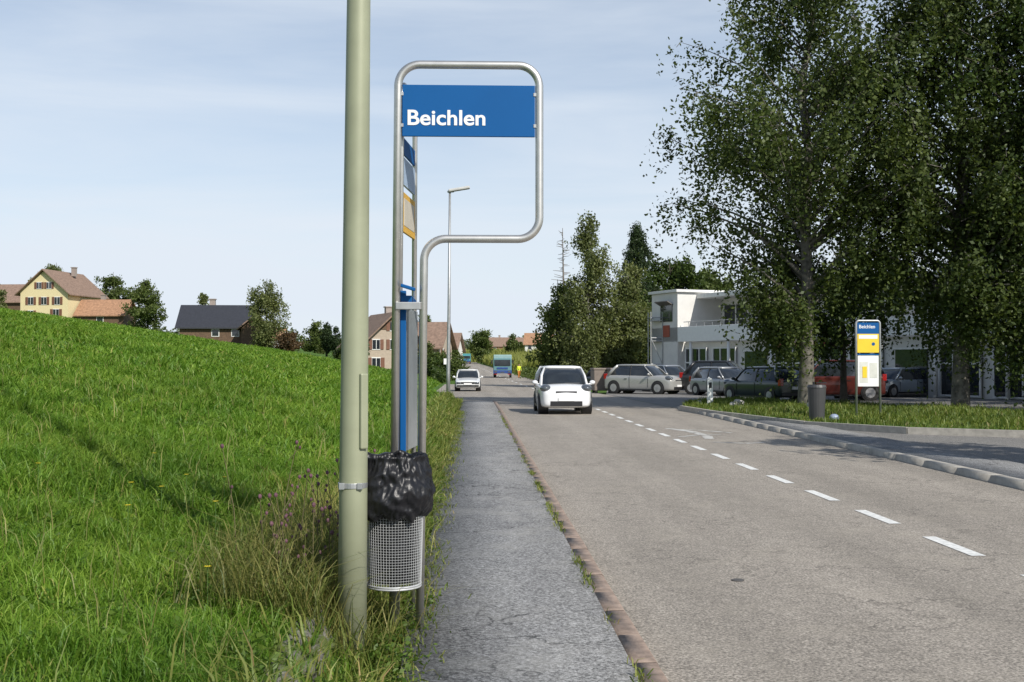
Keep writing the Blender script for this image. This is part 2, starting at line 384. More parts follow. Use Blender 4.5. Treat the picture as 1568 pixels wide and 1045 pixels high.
A = Asm('yellow_flowers'); P = Part(); S = Part()
for k in range(10):
    x = -1-random.random()*2.2; y = 5.6+random.random()*5; z = float(gz(x, y))+random.uniform(.2, .32)
    S.tube([(x, y, z-.3), (x, y, z)], .002, 4, False)
    for q in range(7):
        a = q*.9; P.add([(x, y, z), (x+.016*math.cos(a-.3), y+.016*math.sin(a-.3), z+.006), (x+.022*math.cos(a), y+.022*math.sin(a), z+.004), (x+.016*math.cos(a+.3), y+.016*math.sin(a+.3), z+.006)], [(0, 1, 2, 3)])
A.part('petals', P, M('petal_yellow', (.7, .55, .03), .6)); A.part('stalks', S, M('stalk_green', (.08, .15, .03), .7))
A = Asm('stone_edging_wall'); rsn = random.Random(4)
P = Part()
for k in range(34):
    y = 4.8+(k//2)*.11+rsn.uniform(-.04, .04); o = len(P.v); row = k % 2
    s = (rsn.uniform(.045, .075), rsn.uniform(.05, .085), rsn.uniform(.035, .055)); xx = -.79-.11*row+rsn.uniform(-.03, .03)
    c_ = Vector((xx, y, float(gz(xx, y))-.005+.01*row))
    P.ell(c_, s, 18, 12)
    for q in range(o, len(P.v)):
        v = Vector(P.v[q]); d = mnoise.noise(v*12)*.05+mnoise.noise(v*35)*.016; v += (v-c_).normalized()*d; P.v[q] = tuple(v)
m, t, out = nt('mossy_stone'); c = ramp(t, noi(t, 16, 6, .7), [(.3, (.07, .066, .055)), (.7, (.25, .24, .21))]); c = mix(t, ramp(t, noi(t, 9, 5, .7), [(.42, 0), (.55, .92)]), c, (.075, .10, .02))
pbsdf(t, out, c, .95, 0, bump(t, noi(t, 50, 5), .9, .012), spec=.2); A.part('stones', P, m, smooth=True)

# ------------------------------------------------------------ bus stop sign (near)
A = Asm('bus_stop_sign', (0, 6.86, 0))
P = Part(); P.tube(fillet([(-.475, 0, -.05), (-.447, 0, 3.49), (.405, 0, 3.49), (.405, 0, 2.436), (-.29, 0, 2.436), (-.315, 0, -.05)], .13, 10), .0245, 20)
A.part('frame', P, STEEL, smooth=True)
P = Part(); P.box((-.022, .0, 3.21), (.80, .022, .311)); A.part('name_panel', P, BLUE, .002)
P = Part()
for z in (3.12, 3.31):
    P.box((-.43, 0, z), (.03, .03, .02)); P.box((.385, 0, z), (.03, .03, .02))
A.part('panel_clips', P, GALV)
text_obj('Beichlen', .128, WHITE, (-.398, -.013, 3.123), A.e, 'lettering', .0025, width=.468)
P = Part(); P.tube(fillet([(-.455, .06, .08), (-.43, .06, 3.40), (-.375, .58, 3.40), (-.385, .58, .08)], .1, 8), .017, 14)
A.part('side_frame', P, STEEL, smooth=True)
def sidepanel(z0, z1, mat, name, y0=.08, y1=.56, th=.014):
    P = Part(); ang = math.atan2(.48, .05); P.box((-.405, (y0+y1)/2, (z0+z1)/2), (y1-y0, th, z1-z0), rz=ang); A.part(name, P, mat, .002)
sidepanel(2.97, 3.07, BLUE, 'route_panel_blue'); sidepanel(2.78, 2.95, M('panel_lightblue', (.35, .45, .58), .4), 'stop_panel'); sidepanel(2.49, 2.735, M('sign_orange', (.62, .36, .05), .45), 'panel_yellow')
sidepanel(2.53, 2.70, M('panel_greybeige', (.48, .44, .36)), 'panel_insert', .12, .52, .019)
sidepanel(1.15, 2.02, M('timetable_grey', (.24, .26, .27), .25), 'timetable_case', th=.05)
P = Part(); P.box((-.418, .05, 1.55), (.035, .03, 1.15)); P.box((-.40, .3, 2.07), (.07, .55, .05)); P.box((-.385, -.03, 2.14), (.09, .05, .02), ry=.3); A.part('case_edge', P, BLUE, .004)
P = Part(); P.box((-.385, -.02, 2.03), (.15, .03, .045)); P.box((-.39, .0, 1.0), (.14, .02, .02)); P.box((-.39, .0, .55), (.14, .02, .02)); A.part('crossbars', P, GALV, .004)
# ------------------------------------------------------------ litter basket
A = Asm('litter_bin', (-.452, 6.64, 0))
R0, R1, zb, zt = .155, .172, .40, 1.02
nA, nZ = 60, 40; V = []; F = []
for k in range(nZ+1):
    r = R0+(R1-R0)*k/nZ
    for q in range(nA): V.append((r*math.cos(2*math.pi*q/nA), r*math.sin(2*math.pi*q/nA), zb+(zt-zb)*k/nZ))
for k in range(nZ):
    for q in range(nA): F.append((k*nA+q, k*nA+(q+1) % nA, (k+1)*nA+(q+1) % nA, (k+1)*nA+q))
P = Part(); P.add(V, F); ob = A.part('wire_mesh', P, M('zinc_wire', (.50, .51, .51), .5, .3))
md = ob.modifiers.new('w', 'WIREFRAME'); md.thickness = .0036; md.use_even_offset = False
P = Part()
for z, r in ((zb, R0), (zb+.012, R0), (zt, R1)):
    P.tube([(r*math.cos(a*.2094), r*math.sin(a*.2094), z) for a in range(31)], .006, 8)
P.box((0, .19, .5), (.1, .1, .03)); P.box((0, .19, .9), (.1, .1, .03)); P.cyl((-.165, -.04, .4), (-.175, -.04, 1.0), .007, 6)
A.part('rims', P, M('zinc_wire', (.6, .6, .6)), smooth=True)
def lathe(prof, n, disp):
    V = []; F = []
    for k, (r, z) in enumerate(prof):
        for q in range(n):
            a = 2*math.pi*q/n; rr, z2 = disp(r, z, a, k); V.append((rr*math.cos(a), rr*math.sin(a), z2))
    for k in range(len(prof)-1):
        for q in range(n): F.append((k*n+q, k*n+(q+1) % n, (k+1)*n+(q+1) % n, (k+1)*n+q))
    P = Part(); P.add(V, F); return P
BAG = M('bag_plastic', (.010, .010, .012), .40, var=.1, bmp=.3, bs=35, spec=.4)
zs = np.linspace(0, 1, 44); pr = []
for s in zs:
    if s < .8:
        u = s/.8; z = .80+.36*u; r = .172+.055*math.sin(math.pi*min(1, u*1.12)**.7*.93)+.004
    else:
        u = (s-.8)/.2; z = 1.16-.12*u; r = .165-.03*u
    pr.append((r, z))
def bd(r, z, a, k):
    p = Vector((math.cos(a)*1.3, math.sin(a)*1.3, z*7))
    n1 = mnoise.noise(p*1.5+Vector((z*5, 0, 0))); n2 = 1-abs(mnoise.noise(Vector((math.cos(a)*4+z*6, math.sin(a)*4, z*14))))*2; n3 = mnoise.noise(p*9)
    n4 = 1-abs(mnoise.noise(Vector((math.cos(a)*10-z*9, math.sin(a)*10, z*16+3))))*2
    edge = .035*mnoise.noise(Vector((math.cos(a)*2.5, math.sin(a)*2.5, 8))) if k < 3 else 0
    return r+.024*n1+.012*n2+.004*n3+.010*n4, z+edge+.02*mnoise.noise(Vector((math.cos(a)*3, math.sin(a)*3, 5)))
ob = A.part('rubbish_bag', lathe(pr, 180, bd), BAG, smooth=True); ob.location = (-.012, 0, 0)
A.part('bag_inside', lathe([(.001, .43), (.135, .43), (.14, .6), (.15, .98), (.155, 1.1)], 48, lambda r, z, a, k: (r+.012*mnoise.noise(Vector((math.cos(a)*3, math.sin(a)*3, z*6))), z)), BAG, smooth=True)
# ------------------------------------------------------------ lamp posts
A = Asm('street_lamp', (-.672, 6.42, 0))
P = Part(); P.tube([(0, 0, -.05), (.006, 0, 1.0), (.016, 0, 2.2), (.03, 0, 3.8), (.06, 0, 7.5), (.07, 0, 8.6)], [.082, .079, .074, .066, .05, .045], 32)
P.tube([(.07, 0, 8.55), (.12, .0, 8.75), (.9, 0, 8.9)], .032, 12); A.part('pole', P, POLEG, smooth=True)
P = Part(); P.box((1.2, 0, 8.92), (.7, .26, .1)); A.part('lamp_head', P, GALV, .03)
P = Part(); P.box((.062, -.052, 1.42), (.05, .045, .42), rz=.7); A.part('service_door', P, POLEG, .008)
P = Part(); P.tube([(.003, 0, .99), (.003, 0, 1.02)], .083, 32); P.box((-.05, -.075, 1.005), (.03, .03, .035)); P.box((.05, -.07, 1.005), (.03, .03, .035)); A.part('clamp', P, GALV, .002)
P = Part(); P.box((.0875, -.03, 1.58), (.003, .03, .035)); A.part('sticker', P, M('sticker', (.5, .12, .08)))
A = Asm('street_lamp', (-1.0, 47.5, 0))
P = Part(); P.tube([(0, 0, 0), (.0, 0, 1.2), (.03, 0, 4), (.06, 0, 8.75)], [.085, .08, .065, .045], 14); A.part('pole', P, GALV, smooth=True)
P = Part(); P.box((.45, 0, 8.88), (.9, .3, .12), ry=-.17); P.box((.1, 0, 8.78), (.3, .12, .1), ry=-.1); A.part('lamp_head', P, M('lamp_grey', (.5, .5, .48)), .04)

# ------------------------------------------------------------ trees
BARK = M('bark', (.075, .065, .05), .9, var=.4, scale=6, bmp=.6, bs=20)
BIRCHB = M('birch_bark', (.13, .12, .10), .85, var=.7, scale=5, bmp=.4, bs=20)
LF_B = leafmat('birch_leaves', (.036, .062, .014), (.10, .132, .038), .32, .5)
LF_B2 = leafmat('birch_leaves_light', (.10, .13, .045), (.20, .23, .09), .35, .4)
LF_D = leafmat('dark_leaves', (.028, .054, .012), (.07, .105, .024), .26, .4)
LF_M = leafmat('mid_leaves', (.065, .10, .025), (.13, .17, .05), .3, .3)
LF_S = leafmat('spruce_needles', (.022, .042, .018), (.05, .078, .03), .15, .5)
def tree(name, x, y, H, prof, limbs, clumps, strands, per, leaf, drop, leafm, seed, tr=.2, bark=BARK, cr=.55, tmin=.15, up=.5, asp=.6, z0=None, uniform=False, jit=.5):
    rs = np.random.RandomState(seed); b = Vector((x, y, (float(gz(x, y)) if z0 is None else z0)))
    pz = [p[0] for p in prof]; pr_ = [p[1] for p in prof]
    P = Part(); n = 9
    wk = .002 if uniform else .012
    wob = [(rs.randn()*wk*H, rs.randn()*wk*H) for _ in range(n)]; wob[0] = (0, 0)
    tp = []
    for k in range(n):
        f = k/(n-1); tp.append(b+Vector((wob[k][0]*f, wob[k][1]*f, -.1+f*(H*.97+.1))))
    P.tube(tp, [tr*(1.25 if k == 0 else 1)*(1-.93*(k/(n-1)))**.85+.01 for k in range(n)], 10)
    cz = np.linspace(pz[0], pz[-1], 60); w = np.interp(cz, pz, pr_)**(.25 if uniform else 1.2)+.05; w /= w.sum()
    cl = []
    for k in range(limbs):
        z1 = rs.choice(cz, p=w); r1 = np.interp(z1, pz, pr_)*((.8+.3*rs.rand()) if uniform else (.5+.56*rs.rand())); th = k*2.39996+rs.rand()*.7
        zs_ = np.clip(z1-r1*up*(.6+.8*rs.rand()), H*tmin, H*.95); f = zs_/H; kk = f*(n-1); i0 = min(int(kk), n-2); st = tp[i0].lerp(tp[i0+1], kk-i0)
        en = b+Vector((math.cos(th)*r1, math.sin(th)*r1, z1)); mid = st.lerp(en, .5)+Vector((rs.randn()*.05*r1, rs.randn()*.05*r1, .14*r1))
        pts = [st*(1-t)**2+mid*2*t*(1-t)+en*t*t for t in (0, .25, .5, .75, 1)]
        rr = tr*(.36*(1-f)+.06); P.tube(pts, [rr, rr*.75, rr*.5, rr*.3, .008], 5, False)
        for c_ in range(clumps):
            t = 1-.75*(c_/max(1, clumps-.2))**1.1; q = st*(1-t)**2+mid*2*t*(1-t)+en*t*t
            off = Vector((rs.randn(), rs.randn(), rs.randn()*.7))*cr*.55; q2 = q+off
            P.tube([q, q2], .012, 3, False); cl.append(q2)
    C = np.array([tuple(c_) for c_ in cl]); m_ = len(C)
    S = C[:, None, :]+rs.randn(m_, strands, 3)*[cr*.5, cr*.5, cr*.42]
    L = drop*(.3+rs.rand(m_, strands)**1.5*1.1)*(.5+1.0*rs.rand(m_, 1))
    dr = np.stack([rs.randn(m_, strands)*.16, rs.randn(m_, strands)*.16, -np.ones((m_, strands))], -1)
    tt = (np.arange(per)+rs.rand(m_, strands, per))/per
    Pp = S[:, :, None, :]+dr[:, :, None, :]*(L[:, :, None]*tt)[..., None]+rs.randn(m_, strands, per, 3)*leaf*jit
    Pp = Pp.reshape(-1, 3); LV = leaves(Pp, leaf, rs, asp); nl = len(Pp)
    V0 = np.array(P.v); nq = len(V0)
    q4 = np.array([f for f in P.f if len(f) == 4]); k = np.arange(nl)*4+nq
    Q = np.concatenate([q4, np.stack([k, k+1, k+2, k+3], 1)])
    return rawmesh(name, np.concatenate([V0, LV]), quads=Q, mats=[bark, leafm], qm=np.concatenate([np.zeros(len(q4)), np.ones(nl)]))
PR1 = [(3.0, 1.6), (3.8, 2.5), (5, 3.1), (6.5, 3.8), (7.8, 5.4), (9.5, 5.6), (12, 4.6), (14, 3.4), (16, 2.0), (18, .3)]
tree('birch_tree', 11.3, 38.2, 18, PR1, 116, 5, 9, 14, .14, 1.6, LF_B, 21, .24, BIRCHB, .5, z0=.15, jit=.6)
PR2 = [(2.8, 2.8), (4, 3.8), (7, 4.0), (10, 4.2), (13, 3.7), (16, 2.5), (19, .4)]
tree('birch_tree', 16.3, 37.5, 19, PR2, 126, 5, 9, 14, .145, 1.5, LF_B, 22, .25, BIRCHB, .55, z0=.15, jit=.6)
tree('birch_tree', 19.6, 36.2, 19, [(1.6, 3.2), (4, 4.2), (8, 4.5), (12, 4.4), (16, 3), (19, .5)], 120, 5, 9, 13, .16, 1.3, LF_D, 23, .25, BARK, .65, z0=.1, jit=.6)
tree('maple_tree', 25.5, 44, 16, [(2.8, 3), (5, 5), (9, 5.5), (13, 3.5), (16, .5)], 50, 5, 9, 11, .22, .6, LF_D, 24, .3, BARK, .8, z0=.0)
tree('maple_tree', 15.0, 45.5, 7.6, [(2.6, 1.6), (4.5, 2.4), (6.2, 2.0), (7.6, .5)], 24, 5, 8, 11, .16, .9, LF_D, 36, .14, BARK, .6, z0=.0)
tree('maple_tree', 12.6, 15.4, 8.0, [(2.4, 1.2), (4, 1.9), (6, 2.2), (8, .8)], 34, 5, 8, 10, .16, .4, LF_D, 35, .16, BARK, .5, z0=.0)
# mid trees
tree('birch_tree', 8.7, 84, 12.8, [(1.0, 1.9), (4, 2.7), (7, 2.2), (10, 1.6), (12.8, .3)], 72, 5, 8, 9, .2, 1.5, LF_B2, 25, .12, BIRCHB, .42)
tree('birch_tree', 6.7, 88, 8.6, [(.3, 1.3), (3, 1.9), (6, 1.4), (8.6, .3)], 44, 5, 8, 9, .22, 1.0, LF_M, 26, .12, BIRCHB, .45)
tree('birch_tree', 11.7, 86, 9.8, [(.6, 1.7), (4, 2.3), (7, 1.9), (9.8, .3)], 50, 5, 8, 9, .22, 1.2, LF_B2, 27, .13, BIRCHB, .45)
tree('spruce_tree', 14.6, 100, 14.2, [(1, 2.8), (5, 2.4), (9, 1.7), (12, .9), (14, .2)], 160, 4, 6, 7, .26, .35, LF_S, 28, .2, BARK, .25, up=-.3, asp=.3, uniform=True)
tree('oak_tree', 18.4, 106, 11.8, [(2, 3), (5, 3.9), (8.5, 3.9), (11, 2.4), (11.8, .8)], 60, 5, 9, 9, .32, .35, LF_D, 29, .3, BARK, .8)
tree('oak_tree', 24.0, 114, 11.2, [(2, 3), (5, 4.2), (8.5, 3.8), (11.2, .8)], 50, 5, 9, 9, .34, .35, LF_M, 30, .3, BARK, .8)
tree('oak_tree', 14.4, 92, 7.6, [(.5, 2.0), (3, 2.8), (5.8, 2.3), (7.6, .5)], 50, 5, 8, 9, .26, .35, LF_D, 31, .2, BARK, .6)
P = Part(); bx_, by_ = 7.2, 90.5; P.tube([(bx_, by_, -.4), (bx_+.1, by_, 6), (bx_, by_, 12.3)], [.13, .09, .02], 6)
for k in range(80):
    z = 3.5+k*.107; a = random.random()*6.28; l = (12.6-z)*.16+.25; P.tube([(bx_, by_, z), (bx_+math.cos(a)*l, by_+math.sin(a)*l, z+random.uniform(-.05, .25))], [.03, .012], 4, False)
Asm('bare_conifer').part('trunk_and_twigs', P, M('grey_twigs', (.16, .14, .12), .9))
def bt(name, x, y, H, r, mat, seed, leaf=.3, drop=.4, lo=.12, limbs=34, cr=None, sh=None):
    pf = sh or [(H*lo, r*.65), (H*.35, r), (H*.65, r*.95), (H*.88, r*.55), (H, r*.12)]
    return tree(name, x, y, H, pf, limbs, 5, 8, 7, leaf, drop, mat, seed, max(.08, H*.016), BARK, cr or r*.2)
bt('apple_tree', -54, 190, 8.6, 3.3, LF_M, 40, .36, lo=.1)
bt('lime_tree', -68, 218, 11.8, 3.2, LF_M, 41, .4)
bt('birch_tree', -80, 222, 12.8, 2.6, LF_B2, 42, .36, limbs=22)
bt('birch_tree', -85, 225, 11, 2.2, LF_B2, 43, .36, limbs=18)
bt('birch_tree', -25.2, 140, 8.8, 2.4, LF_B2, 44, .24, 1.1, lo=.05, limbs=44)
bt('birch_tree', -37.2, 160, 6.5, 1.4, LF_B2, 45, .26, limbs=16)
bt('lime_tree', -63, 152, 4.6, 1.5, LF_B2, 46, .28, limbs=14)
bt('plum_tree', -23.3, 172, 4.6, 2.3, LF_M, 47, .3)
bt('cypress_tree', -17.4, 146, 3.9, .9, LF_S, 48, .2, limbs=26); bt('cypress_tree', -18.8, 148, 4.4, .9, LF_S, 49, .2, limbs=26)
bt('shrub', -22.2, 138, 2.4, 1.3, leafmat('brown_leaves', (.07, .05, .03), (.14, .09, .045)), 50, .22)
bt('pear_tree', -6.5, 160, 8.2, 2.2, LF_M, 51, .3)
bt('apple_tree', 2.6, 330, 10, 3.8, LF_M, 52, .5); bt('apple_tree', 13.5, 365, 7, 2.8, LF_M, 53, .5)
bt('garden_tree', -2.6, 122, 3.2, 1.5, LF_M, 54, .22); bt('garden_tree', -3.8, 112, 2.3, 1.3, LF_D, 55, .2); bt('garden_tree', -2.5, 150, 3.5, 1.6, LF_M, 56, .24)
bt('garden_tree', -12.5, 118, 2.8, 1.6, LF_D, 57, .2); bt('garden_tree', -5.0, 124, 3.6, 1.4, LF_M, 58, .22); bt('garden_tree', -4.4, 168, 5, 2.2, LF_M, 59, .26)
rs = np.random.RandomState(77); C = []
for k in range(150):
    x = rs.uniform(-260, 330); y = rs.uniform(430, 560); H = rs.uniform(4, 9); r = rs.uniform(3.5, 7); z = float(gz(x, y)); nn = 260
    p = rs.randn(nn, 3); p /= np.linalg.norm(p, axis=1)[:, None]; p *= (.55+.5*rs.rand(nn))[:, None]; C.append(p*[r, r, H*.5]+[x, y, z+H*.5])
C = np.concatenate(C); V = leaves(C, 1.3, rs, .7); k = np.arange(len(C))*4
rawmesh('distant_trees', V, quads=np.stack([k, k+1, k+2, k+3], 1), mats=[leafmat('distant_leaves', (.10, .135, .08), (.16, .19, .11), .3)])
C = []
for k in range(7000):
    y = rs.uniform(93, 170); x = 8.6+float(shift(y))+rs.randn()*.7; C.append((x, y, float(gz(x, y))+rs.rand()*1.1))
C = np.array(C); V = leaves(C, .3, rs, .6); k = np.arange(len(C))*4
rawmesh('hedge', V, quads=np.stack([k, k+1, k+2, k+3], 1), mats=[LF_M])
C = []
for k in range(5200):
    y = rs.uniform(104, 150); x = -2.9+float(shift(y))+rs.randn()*.4; C.append((x, y, float(gz(x, y))+rs.rand()*1.3))
C = np.array(C); V = leaves(C, .25, rs, .6); k = np.arange(len(C))*4
rawmesh('hedge', V, quads=np.stack([k, k+1, k+2, k+3], 1), mats=[LF_D])
n = 60000; y = rs.uniform(190, 320, n); x = shift(y)+8.0+rs.rand(n)*60
y2 = rs.uniform(345, 420, 40000); x2 = rs.uniform(-22, 70, 40000); x = np.concatenate([x, x2]); y = np.concatenate([y, y2])
y = np.round(y/1.6)*1.6+rs.randn(len(y))*.15
blades('corn_field', np.stack([x, y, gz(x, y)], 1), 2.4, .30, leafmat('corn_leaf', (.18, .22, .05), (.36, .38, .12), .4), 8, .4)

# ------------------------------------------------------------ buildings
TILE = M('roof_tile', (.23, .155, .115), .85, var=.3, scale=3, bmp=.5, bs=8); TILE2 = M('roof_tile_orange', (.34, .19, .11), .85, var=.3, scale=3)
TILE3 = M('roof_slate', (.035, .037, .045), .5, var=.2); WOOD = M('wood_boards', (.12, .075, .045), .8, var=.35, scale=5)
YW = M('yellow_render', (.66, .56, .33), .9, var=.06); WW = M('white_render', (.66, .65, .62), .9, var=.08, scale=1); PINK = M('beige_render', (.40, .33, .26), .9, var=.1)
FRAME = M('window_frame', (.7, .7, .68), .5)
def house(name, x, y, z, rz, W, D, wh, rh, wall, roof, wins, gable=None, over=.5, chim=True, shutters=None):
    A = Asm(name, (x, y, z), rz)
    P = Part(); P.prism([(-W/2, -1), (W/2, -1), (W/2, wh), (0, rh-.12), (-W/2, wh)], -D/2, D/2, 'y'); A.part('walls', P, wall)
    P = Part(); a = math.atan2(rh-wh, W/2)
    for s in (-1, 1):
        ex = W/2+over; ez = wh-over*math.tan(a)
        P.prism([(0, rh), (s*ex, ez), (s*ex, ez+.18), (0, rh+.2)], -D/2-over, D/2+over, 'y')
    A.part('roof', P, roof)
    if gable:
        P = Part(); k = .55; P.prism([(-W/2*k*1.0, wh+(rh-wh)*(1-k)), (W/2*k, wh+(rh-wh)*(1-k)), (0, rh-.14)], -D/2-.06, -D/2-.003, 'y'); A.part('gable_boards', P, gable)
    G = Part(); Fm = Part(); Sh = Part()
    for (u, zc, w, h, side) in wins:
        if side == 'f':
            Fm.box((u, -D/2-.03, zc), (w+.2, .06, h+.2)); G.box((u, -D/2-.06, zc), (w, .06, h)); Fm.box((u, -D/2-.1, zc), (.06, .03, h))
            if shutters: Sh.box((u-w*.5-w*.3, -D/2-.05, zc), (w*.5, .06, h+.1)); Sh.box((u+w*.5+w*.3, -D/2-.05, zc), (w*.5, .06, h+.1))
        else:
            s = 1 if side == 'r' else -1
            Fm.box((s*(W/2+.03), u, zc), (.06, w+.2, h+.2)); G.box((s*(W/2+.06), u, zc), (.06, w, h))
    if wins: A.part('window_frames', Fm, FRAME); A.part('window_panes', G, GLASS)
    if shutters and Sh.v: A.part('shutters', Sh, shutters)
    P = Part()
    if chim: P.box((W*.14, D*.12, rh+.2), (.7, .7, 1.5)); P.box((W*.14, D*.12, rh+1.0), (.9, .9, .12)); A.part('chimney', P, M('chimney_render', (.3, .25, .22)))
    return A
w6 = [(-2.4, 3.4, .9, 1.2, 'f'), (0, 3.4, .9, 1.2, 'f'), (2.4, 3.4, .9, 1.2, 'f'), (-.9, 6.0, .8, 1.0, 'f'), (.9, 6.0, .8, 1.0, 'f'), (-2.4, 1.2, .9, 1.1, 'f'), (2.2, 1.2, 1.0, 1.5, 'f')]
SH = M('shutter_brown', (.16, .07, .04))
house('yellow_house', -71.0, 200, 8.4, -.18, 8.6, 12, 4.9, 8.6, YW, TILE, w6, None, .7, True, SH)
house('farm_building', -79.5, 206, 9.0, 1.45, 8, 9, 3.2, 6.2, WOOD, TILE, [], chim=False)
house('farm_shed', -62.5, 197, 7.4, 1.5, 6, 8, 2.2, 4.6, WOOD, TILE2, [(0, 1.2, 1, 1, 'l')], chim=True)
house('dark_roof_barn', -33.0, 150, 3.9, 1.62, 6.5, 9, 2.3, 4.9, WOOD, TILE3, [(-2.5, 1.4, .8, .8, 'l'), (0, 1.4, .8, .8, 'l')], None, .5, True)
house('wooden_shed', -27.7, 147, 3.8, .1, 3.4, 4, 2.2, 3.6, WOOD, TILE, [], chim=False)
house('farm_house', -10.2, 130, .3, .35, 6.8, 9, 3.4, 6.6, PINK, TILE, [(-2, 3.2, .8, 1, 'f'), (.0, 3.2, .8, 1, 'f'), (2, 3.2, .8, 1, 'f'), (0, 5.2, .8, .9, 'f'), (-2, 1.1, .9, 1.2, 'f'), (2, 1.1, .9, 1.2, 'f')], WOOD, .8, True, SH)
house('farm_house', -6.9, 141, .0, 1.35, 6.5, 7.4, 3.6, 6.3, PINK, TILE, [(-1.7, 2.7, .8, 1, 'l'), (1.2, 2.7, .8, 1, 'l'), (-1.7, .9, .8, 1.2, 'l'), (1.2, .9, .8, 1.2, 'l'), (-1.5, 2.6, .8, 1, 'f'), (1.5, 2.6, .8, 1, 'f')], None, .6, True, SH)
house('farm_house', -6.2, 195, .3, 1.4, 7, 8, 3.2, 6.0, WW, TILE, [(0, 2, 1, 1, 'l'), (2, 2, 1, 1, 'l')])
house('orange_roof_house', 20.5, 350, 3.9, 1.45, 8, 8, 3.0, 6.2, WW, TILE2, [(0, 2, 1, 1.3, 'l'), (2.5, 2, 1, 1.3, 'l')])
house('brick_house', 12.5, 440, 4.0, 1.6, 10, 16, 3.4, 6.6, M('brick_red', (.3, .13, .09), .9), TILE, [(0, 2, 1, 1.3, 'l'), (4, 2, 1, 1.3, 'l')])
house('brick_house', -60, 330, 5.0, 1.5, 8, 12, 3.2, 6.0, WW, TILE2, [(0, 2, 1, 1.3, 'l')])
# white commercial building
A = Asm('white_commercial_building', (13.1, 79.5, -.32), math.atan2(-20, 7.8))
P = Part(); P.box((21, 7.5, 1.6), (42, 14.9, 3.3)); P.box((22, 9, 4.75), (40, 12, 3.0)); P.box((1.6, 1.3, 3.2), (3.4, 3.6, 6.9)); A.part('walls', P, WW)
P = Part(); P.box((21.2, -.25, 3.8), (42.6, .5, 1.0)); P.box((-.35, 4, 3.8), (.3, 8, 1.0)); A.part('balcony_parapet', P, WHITE, .02)
P = Part(); P.box((22.5, 8.4, 6.4), (41.5, 14.8, .3)); P.box((1.6, 1.3, 6.75), (3.8, 4.0, .18)); A.part('flat_roof', P, M('roof_edge', (.68, .68, .66)), .02)
P = Part()
for k in range(40): P.cyl((4.2+k*.95, -.2, 4.3), (4.2+k*.95, -.2, 4.62), .02, 5)
P.cyl((3.6, -.2, 4.63), (42, -.2, 4.63), .03, 6); A.part('railing', P, GALV)
G = Part(); Fr = Part()
for k in range(12):
    u = 1.6+k*3.3
    if k % 4 != 3:
        G.box((u, -.02, 1.6), (2.5, .1, 2.5))
        for q in (-1.25, -.42, .42, 1.25): Fr.box((u+q, -.08, 1.6), (.09, .08, 2.6))
        for q in (.35, 1.9, 2.85): Fr.box((u, -.085, q), (2.6, .08, .09))
    else: G.box((u, -.02, 1.3), (2.2, .08, 2.6)); Fr.box((u, -.07, 2.65), (2.4, .08, .1))
for k in range(10):
    u = 5.2+k*3.6; G.box((u, 2.96, 4.95), (2.8, .12, 1.7))
    for q in (-1.4, 0, 1.4): Fr.box((u+q, 2.88, 4.95), (.08, .08, 1.8))
G.box((1.9, -.53, 5.3), (1.5, .06, 1.2)); A.part('window_panes', G, GLASS); A.part('window_frames', Fr, FRAME)
P = Part(); P.box((1.9, -.75, 5.95), (1.7, .5, .06), rx=-.5); A.part('awning', P, M('awning_grey', (.12, .11, .1)))
P = Part(); P.box((16.5, -.12, 2.95), (7, .08, .22)); P.box((1.9, -.53, 4.05), (.8, .05, .8)); A.part('red_signs', P, M('sign_red', (.30, .07, .04)))
P = Part()
for k in range(9): P.cyl((.3+k*4.4, -.35, 0), (.3+k*4.4, -.35, 3.3), .1, 10)
A.part('columns', P, WHITE, smooth=True)
A = Asm('scaffolding', (12.4, 78, -.32)); P = Part()
for x in (-.1, .7):
    for y in (0, 1.2): P.cyl((x, y, 0), (x, y, 5.4), .04, 6)
for z in (1.8, 3.6, 5.0):
    for y in (0, 1.2): P.cyl((-.1, y, z), (.7, y, z), .035, 6)
    for x in (-.1, .7): P.cyl((x, 0, z), (x, 1.2, z), .035, 6)
    P.box((.3, .6, z-.2), (.8, 1.2, .05))
P.cyl((-.1, 0, 0), (.7, 0, 1.8), .03, 6); P.cyl((.7, 0, 1.8), (-.1, 0, 3.6), .03, 6)
A.part('tubes', P, GALV)
for (x, y, w_) in ((7.75, 67, 1.3), (8.5, 66, 1.1)):
    A = Asm('waste_container', (x, y, -.2), .1); P = Part(); P.box((0, 0, .75), (w_, 1.0, 1.2), taper=1.06); P.box((0, 0, 1.42), (w_*1.1, 1.12, .12)); A.part('body', P, M('container_brown', (.2, .165, .14), .7), .04)
    P = Part(); [P.cyl((x_, y_, .0), (x_, y_, .15), .08, 10) for x_ in (-w_*.4, w_*.4) for y_ in (-.4, .4)]; A.part('wheels', P, TYRE)

# ------------------------------------------------------------ right stop sign, bin, posts
A = Asm('bus_stop_sign', (10.55, 30, .15))
P = Part(); P.tube(fillet([(-.32, 0, 0), (-.32, 0, 2.62), (.32, 0, 2.62), (.32, 0, .0)], .08, 6), .03, 10); A.part('frame', P, GALV, smooth=True)
P = Part(); P.box((0, 0, 2.42), (.58, .03, .3)); P.box((0, 0, 1.72), (.58, .028, .03)); A.part('name_panel', P, BLUE)
P = Part(); P.box((0, 0, 2.02), (.58, .03, .50)); A.part('yellow_panel', P, YEL)
P = Part(); P.box((0, -.004, 2.19), (.5, .03, .1)); P.box((0, 0, 1.28), (.56, .03, .82)); A.part('timetable', P, WHITE)
P = Part(); P.box((-.12, -.003, 1.25), (.22, .034, .55)); P.box((.14, -.003, 1.3), (.2, .034, .4)); A.part('timetable_sheet', P, M('sheet_cream', (.62, .62, .56)))
P = Part(); P.box((-.1, -.01, 1.25), (.12, .034, .3)); A.part('yellow_slip', P, YEL)
